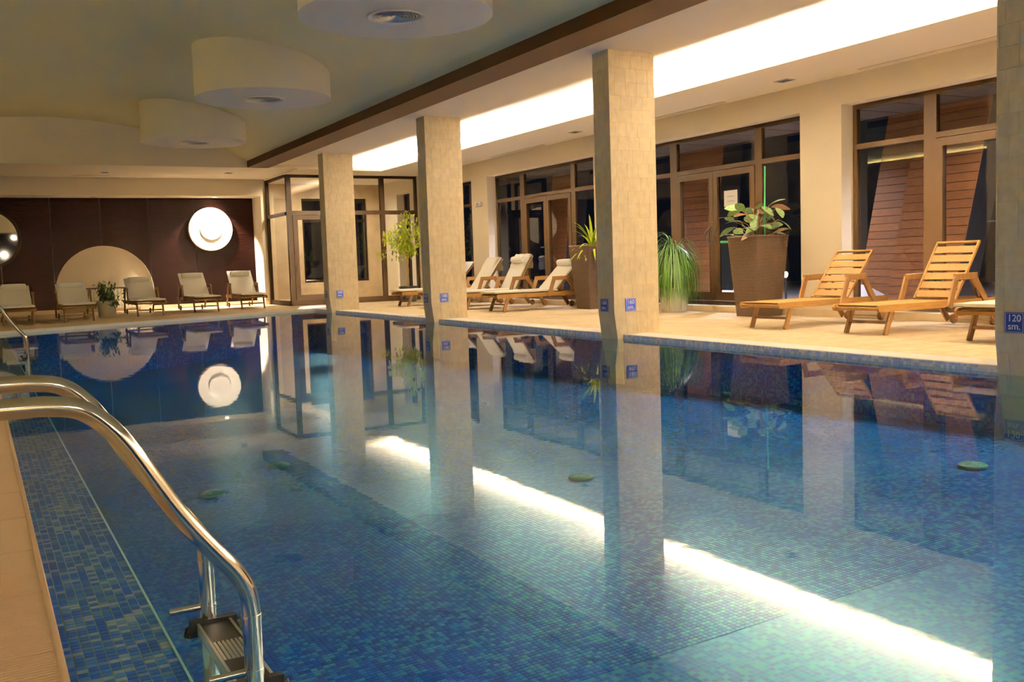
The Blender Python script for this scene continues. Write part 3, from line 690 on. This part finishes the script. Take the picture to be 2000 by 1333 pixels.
def lounger(loc,rz,ang,label,group,cushion=None):
    # local x runs from the foot (0) to the head; ang = back angle in degrees; cushion None/'pillow'/'towel'/'plain'
    t=thing('sun_lounger',label,'sun lounger',(*loc,0),rz,group=group)
    A=math.radians(ang); ca,sa=math.cos(A),math.sin(A)
    def rail(s):
        m_=MB(); pts=[(.0,-.012),(.012,-.034),(.035,-.04),(LL,-.04),(LL,.035),(.035,.035),(.012,.028),(0,.006)]; y0,y1=s*HW-.014,s*HW+.014
        n=len(pts); m_.add([(x,y0,ZR-.035+z) for x,z in pts]+[(x,y1,ZR-.035+z) for x,z in pts],[tuple(range(n)),tuple(range(2*n-1,n-1,-1))]+[(i,n+i,n+(i+1)%n,(i+1)%n) for i in range(n)]); return m_
    for s in(-1,1): link('side_rail',cm(('side_rail',s),lambda:rail(s),M_teak),t)
    link('foot_bar',cm(('foot_bar',),lambda:MB().beam((.022,-HW+.014,ZR-.045),(.022,HW-.014,ZR-.045),.024,.035),M_teak),t)
    n=12; sm=cm(('seat_slat',),lambda:MB().bev(-.038,.038,-HW+.015,HW-.015,-.009,.009,.004),M_teak)
    for i in range(n): link('seat_slat',sm,t,(.10+i*(HX-.16)/(n-1),0,ZR-.012))
    link('seat_slat_rear',sm,t,(1.62,0,ZR-.05)); link('seat_slat_rear',sm,t,(1.95,0,ZR-.05))
    for s in(-1,1):
        link('front_leg',cm(('front_leg',s),lambda:MB().beam((.16,s*(HW-.035),.0),(.275,s*(HW-.035),ZR-.03),.032,.062,up=(1,0,0)),M_teakl),t)
        link('rear_leg',cm(('rear_leg',s),lambda:MB().beam((1.93,s*(HW+.01),.05),(1.52,s*(HW+.028),.575),.028,.075,up=(1,0,0)),M_teakl),t)
        link('arm_post',cm(('arm_post',s),lambda:MB().beam((1.10,s*(HW+.028),ZR-.075),(1.22,s*(HW+.028),.575),.028,.075,up=(1,0,0)),M_teakl),t)
        link('armrest',cm(('armrest',s),lambda:MB().beam((1.19,s*(HW+.028),.578),(1.56,s*(HW+.028),.585),.036,.075),M_teakl),t)
        wl=MB().lathe([(.02,-.02),(.055,-.018),(.06,0),(.055,.018),(.02,.02)],20); wl.xf(Matrix.Rotation(PI/2,4,'X'))
        if ('wheel',) not in mcache: mcache[('wheel',)]=wl.mesh('wheel',M_teakl,True)
        link('wheel',mcache[('wheel',)],t,(1.96,s*(HW-.045),.06))
        link('back_stile',cm(('back_stile',s,ang),lambda:MB().beam((HX,s*(HW-.032),ZR+.0),(HX+BL*ca,s*(HW-.032),ZR+BL*sa),.026,.034,up=(-sa,0,ca)),M_teak),t)
        if not cushion: link('back_prop',cm(('back_prop',s,ang),lambda:MB().beam((HX+.42*ca,s*(HW-.06),ZR+.42*sa),(HX+.42*ca+.22,s*(HW-.06),ZR-.03),.018,.03,up=(1,0,0)),M_teakl),t)
    link('axle',cm(('axle',),lambda:MB().beam((1.96,-HW+.03,.06),(1.96,HW-.03,.06),.014,.014),M_teakl),t)
    link('leg_stretcher',cm(('leg_stretcher',),lambda:MB().beam((.205,-HW+.05,.13),(.205,HW-.05,.13),.022,.03),M_teakl),t)
    link('top_rail',cm(('top_rail',ang),lambda:MB().tube([(HX+BL*ca,-HW+.02,ZR+BL*sa),(HX+BL*ca,HW-.02,ZR+BL*sa)],.016,10),M_teak,True),t)
    for i in range(6):
        q=.07+i*.118
        link('back_slat',cm(('back_slat',i,ang),lambda:MB().beam((HX+q*ca,-HW+.045,ZR+q*sa),(HX+q*ca,HW-.045,ZR+q*sa),.092,.014,up=(-sa,0,ca)),M_teak),t)
    if cushion:
        cw=HW-.005
        link('seat_cushion',cm(('seat_cushion',),lambda:pad(-.03,HX+.03,-cw,cw,ZR+.003,ZR+.062),M_cush,True),t)
        def bc():
            m_=pad(0,BL+.05,-cw,cw,.02,.085,8,6,3)
            return m_.xf(Matrix.Translation((HX+.0,0,ZR))@Matrix.Rotation(-A,4,'Y'))
        link('back_cushion',cm(('back_cushion',ang),bc,M_cush,True),t)
        if cushion in('pillow','towel'):
            def pil():
                m_=MB(); m_.tube([(0,-.24,0),(0,-.235,0),(0,-.22,0),(0,-.1,0),(0,.1,0),(0,.22,0),(0,.235,0),(0,.24,0)],[.02,.045,.062,.068,.068,.062,.045,.02],16)
                return m_.xf(Matrix.Translation((HX+(BL-.10)*ca-.115*sa,0,ZR+(BL-.10)*sa+.115*ca)))
            link('pillow',cm(('pillow',ang),pil,M_cush,True),t)
        if cushion in('towel','plain'):
            def tw():
                m_=MB(); rows=[]; nx=8
                prof=[(.52,.09),(.62,.093),(.74,.095),(.81,.08),(.83,.03),(.82,-.03),(.74,-.05)]
                P3=[]
                for (u,v) in prof: P3.append((HX+u*ca-v*sa,ZR+u*sa+v*ca))
                x_,z_=P3[-1]; P3+=[(x_+.02,z_-.08),(x_+.01,z_-.17)]
                for (x,z) in P3:
                    for j in range(nx+1): y=-.26+.52*j/nx; m_.v.append((x+.006*math.sin(j*2.1),y,z+.004*math.sin(j*1.7)))
                for i in range(len(P3)-1):
                    for j in range(nx): m_.f.append((i*(nx+1)+j,i*(nx+1)+j+1,(i+1)*(nx+1)+j+1,(i+1)*(nx+1)+j))
                return m_
            link('towel',cm(('towel',ang),tw,M_cush,True),t)
    return t
GB='bare teak loungers by the nearest windows'; GC='white-cushioned loungers along the window side'; GR='white-cushioned loungers along the back wall'
lounger((8.20,5.80),0,48,'cushioned teak lounger half hidden by the nearest pillar',GC,'pillow')
lounger((8.25,7.36),0,57,'bare slatted teak lounger with the steeper back, beside the nearest pillar',GB)
lounger((8.21,8.78),math.radians(4),49,'bare slatted teak lounger nearer the wicker planter',GB)
lounger((8.30,15.95),0,44,'cushioned lounger with round bolster pillow, nearest the second pillar',GC,'pillow')
lounger((8.22,17.35),0,60,'middle cushioned lounger with towel hung over its steep back',GC,'towel')
lounger((8.22,18.75),0,54,'cushioned lounger with towel over its back, farther of the group by the third pillar',GC,'plain')
lounger((8.24,20.3),0,46,'cushioned lounger seen through from behind the third pillar',GC,'pillow')
R90=PI/2
lounger((.70,20.95),R90,27,'cushioned lounger at the left edge under the round mirror',GR,'pillow')
lounger((1.80,21.15),R90,27,'cushioned lounger left of the potted bush',GR,'pillow')
lounger((3.30,22.05),R90,33,'cushioned lounger right of the potted bush, before the arch edge',GR,'pillow')
lounger((4.62,22.75),R90,40,'cushioned lounger under the lit wall disc',GR,'pillow')
lounger((5.78,23.15),R90-.05,42,'cushioned lounger nearest the glass partition',GR,'pillow')
# ------------------------------------------------------------------ plants and planters
def leafmesh(L,W,curl=.3,n=5):
    m_=MB()
    for i in range(n+1):
        u=i/n; w_=W*math.sin(PI*min(1,u*.92+.04))**.8*.5; z=-curl*L*u*u
        m_.v+=[(u*L,-w_,z+.12*w_),(u*L,0,z-.0),(u*L,w_,z+.12*w_)]
    for i in range(n):
        a=3*i; m_.f+=[(a,a+3,a+4,a+1),(a+1,a+4,a+5,a+2)]
    return m_
def weave(s0,s1,H,mt):
    # four tapering faces of staggered woven strands
    m_=MB(); rows=58
    for i in range(rows):
        z0=H*i/rows; z1=z0+H/rows*.62; 
        band=.72 if (i%12) in(10,11) else 1
        for fc in range(4):
            h0=(s0+(s1-s0)*z0/H)/2; h1=(s0+(s1-s0)*z1/H)/2; n=32
            for k in range(n):
                pr=.006 if (i+k)%2 else .002
                a=-h0+2*h0*(k+.13)/n; b=-h0+2*h0*(k+.87)/n
                q=[(a,-h0-pr,z0),(b,-h0-pr,z0),(b,-h1-pr,z1),(a,-h1-pr,z1),(a,-h0+.002,z0),(b,-h0+.002,z0),(b,-h1+.002,z1),(a,-h1+.002,z1)]
                R_=Matrix.Rotation(fc*PI/2,3,'Z'); m_.add([R_@Vector(p) for p in q],[(0,1,2,3),(3,2,6,7),(0,4,5,1),(0,3,7,4),(1,5,6,2)])
    return m_
def wicker(loc,label):
    t=thing('wicker_planter',label,'planter',(*loc,0),group='tall square wicker planters')
    H=1.16; s0,s1=.44,.61
    c=MB(); 
    for z,s in((0,s0),(H,s1)):
        for x,y in((-1,-1),(1,-1),(1,1),(-1,1)): c.v.append((x*s/2,y*s/2,z))
    c.f=[(0,1,5,4),(1,2,6,5),(2,3,7,6),(3,0,4,7),(0,3,2,1)]; c.build('core',M_wickd,t)
    o=link('weave',weave(s0,s1,H,M_wick).raw('weave',M_wick),t); o['kind']='stuff'
    rm=MB(); h=s1/2
    for a,b in(((-h,-h),(h,-h)),((h,-h),(h,h)),((h,h),(-h,h)),((-h,h),(-h,-h))): rm.tube([(*a,H),(*b,H)],.014,8)
    rm.build('rim',M_wick,t,True)
    MB().box(-h+.02,h-.02,-h+.02,h-.02,H-.08,H-.05).build('soil',M_soil,t)
    return t
wicker((10.02,10.72),'tall brown wicker planter beside the glass door with the notice')
wicker((10.01,15.05),'brown wicker planter half hidden behind the second pillar')
# calathea-like plant
t=thing('potted_plant','broad pale-veined leafy plant growing in the near wicker planter','plant',(10.02,10.72,1.10))
rg=random.Random(4)
lm=[leafmesh(.24,.13,.25).mesh('leaf',M_calat,True),leafmesh(.26,.12,.3).mesh('leaf',M_under,True),leafmesh(.19,.12,.15).mesh('leaf',M_calat,True)]
stems=MB()
for k in range(44):
    a=rg.uniform(0,2*PI); R_=rg.uniform(.05,.46); z=rg.uniform(.08,.56)*(1-.3*R_); p=(R_*math.cos(a)*.8,R_*math.sin(a),z)
    stems.tube([(p[0]*.15,p[1]*.15,0),(p[0]*.6,p[1]*.6,z*.8),p],.005,5)
    o=link('leaf',lm[rg.choice((0,0,1,2,0))],t,p); o.rotation_euler=(rg.uniform(-.9,.9),rg.uniform(-.6,.5),a+rg.uniform(-.9,.9))
stems.build('stems',mat('reddish_stem',(.18,.12,.04),.5),t,True)
t2=thing('plant_stake','thin green stake standing upright among the broad leaves','stake',(10.04,10.60,1.08))
MB().tube([(0,0,0),(.012,-.01,1.08)],.011,8).build('rod',M_green,t2,True)
t2=thing('green_pole','short green pole sticking out left of the wicker planter','pole',(10.0,11.04,1.10))
MB().tube([(0,-.02,0),(0,.42,.004)],.018,10).build('rod',M_green,t2,True); MB().tube([(0,.42,.004),(0,.45,.004)],.021,10).build('end_cap',M_green,t2,True)
# plant in the second planter: upright arching yellow green leaves
t=thing('potted_plant','arching lime green plant in the planter behind the second pillar','plant',(10.05,15.1,1.10))
rg=random.Random(9)
def ribbon(p0,dirv,L,W,droop,n=6):
    m_=MB(); d_=Vector(dirv).normalized(); p=Vector(p0); side=d_.cross(Vector((0,0,1))); side=side.normalized() if side.length>.01 else Vector((1,0,0))
    for i in range(n+1):
        u=i/n; w_=W*(1-u)**.6*.5 if u<1 else .001; w_=min(w_,W*.5*(.4+2*u))
        m_.v+=[tuple(p-side*w_),tuple(p+side*w_)]
        d_=(d_+Vector((0,0,-droop))).normalized(); p=p+d_*(L/n)
    for i in range(n): m_.f.append((2*i,2*i+1,2*i+3,2*i+2))
    return m_
for k in range(44):
    a=rg.uniform(0,2*PI); el=rg.uniform(.3,1.4); L=rg.uniform(.4,.85)
    rb=ribbon((0,0,0),(math.cos(a)*math.cos(el),math.sin(a)*math.cos(el),math.sin(el)),L,.075,.24)
    rb.v=[(min(x,.28),y,z) for x,y,z in rb.v]; rb.build('leaf',M_leafy,t,True)
# weeping grass plant in a white sleeve
t=thing('flower_pot','pot in a creased white sleeve beside the glass door','pot',(10.07,12.75,0))
MB().lathe([(.20,0),(.215,.03),(.235,.38),(.225,.40),(.21,.37)],28).build('sleeve',M_bag,t,True); MB().lathe([(.2,.34),(.2,.35)],24).build('soil',M_soil,t)
gm=MB(); rg=random.Random(3)
for k in range(760):
    a=rg.uniform(0,2*PI); rr=rg.uniform(0,.12); el=rg.uniform(.5,1.5); h0=rg.uniform(.75,1.35)
    q=ribbon((rr*math.cos(a),rr*math.sin(a),h0*.75+.0),(math.cos(a)*math.cos(el),math.sin(a)*math.cos(el),math.sin(el)),rg.uniform(.45,1.12),.016,rg.uniform(.45,.8),10)
    q.v=[(min(x,.255),y,max(z,.10+.1*math.sin(k))) for x,y,z in q.v]
    gm.add(q.v,q.f)
o=thing('weeping_plant','weeping grass-like plant spilling over the white-sleeved pot','plant',(10.07,12.75,.35))
q=link('ribbon_leaves',gm.mesh('ribbon_leaves',M_leaf,False),o,(0,0,-.30)); q['kind']='stuff'
MB().tube([(0,0,0),(.01,0,.25),(0,.01,.55)],[.05,.035,.02],10).build('trunk',M_bark,o,True)
# weeping fig
t=thing('fig_tree','slim fig tree with braided pale trunk and yellow-green crown by the glass partition','tree',(9.58,22.8,.30))
for k in range(3):
    pts=[(.022*math.cos(i*.8+k*2.1),.022*math.sin(i*.8+k*2.1),i*.1) for i in range(12)]; MB().tube(pts,.016,8).build('trunk',M_bark,t,True)
rg=random.Random(12); br=MB(); lv=MB(); lf0=leafmesh(.085,.042,.35,3)
for k in range(26):
    a=rg.uniform(0,2*PI); el=rg.uniform(.1,1.4); L=rg.uniform(.4,.78); base_=Vector((0,0,rg.uniform(.85,1.12))); dr=Vector((math.cos(a)*math.cos(el),math.sin(a)*math.cos(el),math.sin(el)*1.25)); tip=base_+dr*L
    mid_=base_+dr*L*.5+Vector((0,0,.05)); br.tube([base_,mid_,tip,tip+Vector((dr.x*.1,dr.y*.1,-.16))],[.008,.006,.003,.002],5)
    for q in range(34):
        u=rg.uniform(.25,1.15); p=base_+dr*L*min(u,1)+Vector((rg.uniform(-.10,.10),rg.uniform(-.10,.10),rg.uniform(-.16,.06)))
        R_=(Matrix.Translation(p)@Matrix.Rotation(rg.uniform(0,2*PI),4,'Z')@Matrix.Rotation(rg.uniform(.2,1.3),4,'Y')@Matrix.Rotation(rg.uniform(-.6,.6),4,'X'))
        lv.add([R_@Vector(v) for v in lf0.v],lf0.f)
br.build('branches',M_bark,t,True); o=link('leaves',lv.mesh('leaves',M_leafy,True),t); o['kind']='stuff'
t=thing('tree_pot','black pot at the foot of the slim fig tree','pot',(9.58,22.8,0))
MB().lathe([(.19,0),(.2,.02),(.235,.37),(.24,.39),(.222,.39),(.21,.34)],28).build('pot',M_black,t,True); MB().lathe([(.2,.31),(.2,.32)],24).build('soil',M_soil,t)
# potted bush before the radiator
t=thing('round_pot','cream cylindrical pot before the radiator','pot',(2.50,22.95,0))
MB().lathe([(.175,0),(.18,.01),(.195,.35),(.19,.36),(.17,.35),(.168,.3)],32).build('pot',M_cream,t,True); MB().lathe([(.165,.29),(.165,.30)],24).build('soil',M_soil,t)
t=thing('potted_bush','small dark green bush in the cream pot','plant',(2.50,22.95,.30)); rg=random.Random(5); br=MB(); lv=MB(); lf1=leafmesh(.10,.045,.3,3)
for k in range(30):
    a=rg.uniform(0,2*PI); el=rg.uniform(.1,1.4); L=rg.uniform(.28,.56); dr=Vector((math.cos(a)*math.cos(el)*.75,math.sin(a)*math.cos(el)*.75,math.sin(el)))
    br.tube([(0,0,0),dr*L*.6,dr*L],.004,5)
    for q in range(13):
        u=rg.uniform(.3,1.1); p=dr*L*u+Vector((rg.uniform(-.05,.05),rg.uniform(-.05,.05),rg.uniform(-.09,.03)))
        R_=(Matrix.Translation(p)@Matrix.Rotation(rg.uniform(0,2*PI),4,'Z')@Matrix.Rotation(rg.uniform(0,1.2),4,'Y'))
        lv.add([R_@Vector(v) for v in lf1.v],lf1.f)
br.build('branches',M_bark,t,True); o=link('leaves',lv.mesh('leaves',M_leafd,True),t); o['kind']='stuff'
# ------------------------------------------------------------------ pool ladders
def smooth(pts,n=4):
    out=[]; P=[Vector(p) for p in pts]; P=[P[0]]+P+[P[-1]]
    for i in range(1,len(P)-2):
        for k in range(n):
            u=k/n; a,b,c_,d_=P[i-1],P[i],P[i+1],P[i+2]
            out.append(.5*((2*b)+(-a+c_)*u+(2*a-5*b+4*c_-d_)*u*u+(-a+3*b-3*c_+d_)*u**3))
    out.append(P[-2]); return out
def ladder(y0,sep,label):
    t=thing('pool_ladder',label,'pool ladder',(0,y0,0),group='steel pool ladders')
    prof=[(-.36,0),(-.36,.20),(-.345,.40),(-.29,.54),(-.19,.615),(-.06,.64),(.07,.643),(.118,.641),(.165,.632),(.202,.608),(.239,.568),(.271,.519),(.303,.463),(.341,.399),(.38,.342),(.421,.288),(.455,.246),(.479,.205),(.490,.158),(.492,.087),(.492,-.04),(.492,-.75)]
    for k in(0,1):
        rl=link('handrail',MB().tube(smooth([(x,0,z) for x,z in prof],3),.0212,20).mesh('handrail',M_steel,True),t,(0,k*sep,0))
        for z in(.135,.01): MB().tube([(.492,0,z),(.492,0,z-.006)],.0225,20).build('joint_ring',M_steel,rl,True)
        MB().tube([(.392,0,.004),(.492,0,.004)],.009,10).build('wall_stay',M_steel,rl,True)
        MB().lathe([(.05,0),(.05,.006),(.03,.016)],24,(-.36,0,0)).build('floor_flange',M_steel,rl,True)
    for i in range(3):
        z=-.036-.24*i
        st_=thing_part('step',t,(.50,sep/2,z))
        w_=sep/2-.02
        MB().box(-.045,-.038,-w_,w_,-.025,.006).box(.038,.045,-w_,w_,-.025,.006).build('step_frame',M_vent,st_)
        MB().box(-.038,.038,-w_,-w_*.28,-.005,.004).build('step_pad',M_black,st_); MB().box(-.038,.038,w_*.28,w_,-.005,.004).build('step_pad',M_black,st_)
        tr=MB(); 
        for q in range(7): tr.box(-.036+q*.0105,-.029+q*.0105,-w_*.28,w_*.28,-.003,.005)
        tr.build('step_tread',M_vent,st_)
        for s in(-1,1): MB().box(-.06,.06,s*w_-.012,s*w_+.012,-.03,.012).tube([(-.06,s*w_,-.005),(-.068,s*w_,-.03)],.012,8).tube([(.06,s*w_,-.005),(.068,s*w_,-.03)],.012,8).build('step_bracket',M_black,st_)
    return t
ladder(2.15,.50,'near polished steel pool ladder arching over the left pool edge')
ladder(12.75,.50,'far steel pool ladder at the left edge of the photo')
# ------------------------------------------------------------------ outside in the night
o=tag(MB().box(XW+.3,24,-4,34,-.3,-.05).box(6,XW+.3,YP+.2,34,-.3,-.05).build('terrace_ground',M_snow),'snow-covered terrace outside the windows','ground'); o['kind']='structure'
rg=random.Random(21)
def mound(x,y,s,label):
    m_=MB(); n=18
    for i in range(7):
        for k in range(n):
            a=2*PI*k/n; R_=s*math.cos(i/6*PI/2)*(1+.18*math.sin(3*a+i)) + .01; m_.v.append((R_*math.cos(a),R_*math.sin(a)*.8,s*.42*math.sin(i/6*PI/2)))
    m_.f=[(i*n+k,i*n+(k+1)%n,(i+1)*n+(k+1)%n,(i+1)*n+k) for i in range(6) for k in range(n)]+[tuple(range(6*n,7*n))]
    tag(link('snow_mound',m_.mesh('snow_mound',M_snow,True),None,(x,y,-.05)),label,'snow','snow mounds on the terrace')
for k,(x,y,s,lb) in enumerate(((12.4,14.2,.7,'snow mound outside the door with the notice'),(12.9,18.6,.8,'snow mound outside the cushioned loungers'),(12.2,9.0,.6,'snow mound outside beyond the bare loungers'),(8.7,28.6,1.5,'snow heap outside the lobby window'),(10.9,30.6,1.4,'second snow heap outside the lobby window, to the right'),(13.6,12.0,.9,'snow mound beyond the wicker planter'))): mound(x,y,s,lb)
def pylon(x,y,w_,lean,label):
    t=thing('timber_pylon',label,'pylon',(x,y,-.05),group='leaning plank-clad pylons outside'); H=3.3
    c=MB()
    for z in(0,H):
        for a,b in((0,0),(.5,0),(.5,w_),(0,w_)): c.v.append((a+.01,b+(.01 if b==0 else -.01)+lean*z,z))
    c.f=[(0,1,5,4),(1,2,6,5),(2,3,7,6),(3,0,4,7),(0,3,2,1),(4,5,6,7)]; c.build('core',M_black,t)
    n=26
    for i in range(n):
        z0=H*i/n+.004; z1=H*(i+1)/n-.004
        b=MB()
        for z in(z0,z1):
            for a in(-.012,.009): 
                for bb_ in(0,w_): b.v.append((a,bb_+lean*z,z))
        b.f=[(0,1,5,4),(2,6,7,3),(0,4,6,2),(1,3,7,5),(0,2,3,1),(4,5,7,6)]
        link('plank',b.mesh('plank',M_plank),t)
pylon(13.0,20.95,.9,-.2,'leaning cedar-clad pylon outside the cushioned loungers')
pylon(13.0,15.2,1.35,-.12,'leaning cedar-clad pylon outside the door with the notice')
pylon(12.6,9.45,1.2,-.22,'leaning cedar-clad pylon outside beyond the bare loungers, nearest the camera')
pylon(13.5,11.2,.8,-.22,'dim leaning pylon farther out beyond the bare loungers')
def post(x,y,label):
    t=thing('garden_lamp',label,'lamp',(x,y,-.05),group='garden lamps')
    MB().tube([(0,0,0),(0,0,.5)],.02,8).build('post',M_black,t); MB().lathe([(.01,.5),(.035,.52),(.045,.56),(.035,.60),(.01,.61)],16).build('globe',M_lamp,t,True)
post(13.3,13.5,'lit globe lamp in the snow beyond the wicker planter')
cn=MB(); cn_t=thing('canopy','slatted timber canopy over the terrace doors','canopy',(XW+.3,0,3.02))
for i in range(34): MB().box(.0,2.2,i*.7,i*.7+.66,0,.03).build('board',M_board,cn_t)
spot('garden_uplight',(11.4,14.6,.1),(13.2,16.0,1.4),20,110,.8,(1,.72,.42)); spot('garden_uplight',(11.3,19.4,.1),(13.2,21,1.4),20,110,.8,(1,.72,.42)); spot('garden_uplight',(11.3,9.4,.1),(12.8,10.3,1.4),20,110,.8,(1,.72,.42))
spot('terrace_lamp',(11.6,13,2.9),(12.2,13,0),450,140,.8,(.9,.85,1)); spot('terrace_lamp',(9,29,2.9),(9,27.6,0),500,120,.8,(1,.9,.8)); spot('terrace_lamp',(11.6,7.5,2.9),(12.2,8,0),300,140,.8,(.9,.85,1)); spot('terrace_lamp',(11.6,18.5,2.9),(12.2,18.5,0),350,140,.8,(.9,.85,1))

for x in(7.4,9.0): spot('lobby_fill',(x,24.9,3.2),(x,25.9,0),120,150,1,(1,.84,.6),.05)  # unseen downlights added to brighten the marble lobby
# wall behind the camera, seen in the round mirror: dark timber with an added glowing doorway
struct('wall_front_timber',MB().box(XL,5,Y0,Y0+.05,0,3.4),M_panel)
t=thing('added_doorway','added glowing doorway behind the camera seen only in the round mirror','doorway',(.2,Y0+.06,0))
MB().box(-.6,.6,0,.02,0,2.1).build('lit_panel',emis('doorway_glow',(1,.62,.25),1.4),t); MB().box(-.68,-.6,0,.05,0,2.1).box(.6,.68,0,.05,0,2.1).box(-.68,.68,0,.05,2.1,2.2).build('frame',M_frame,t)
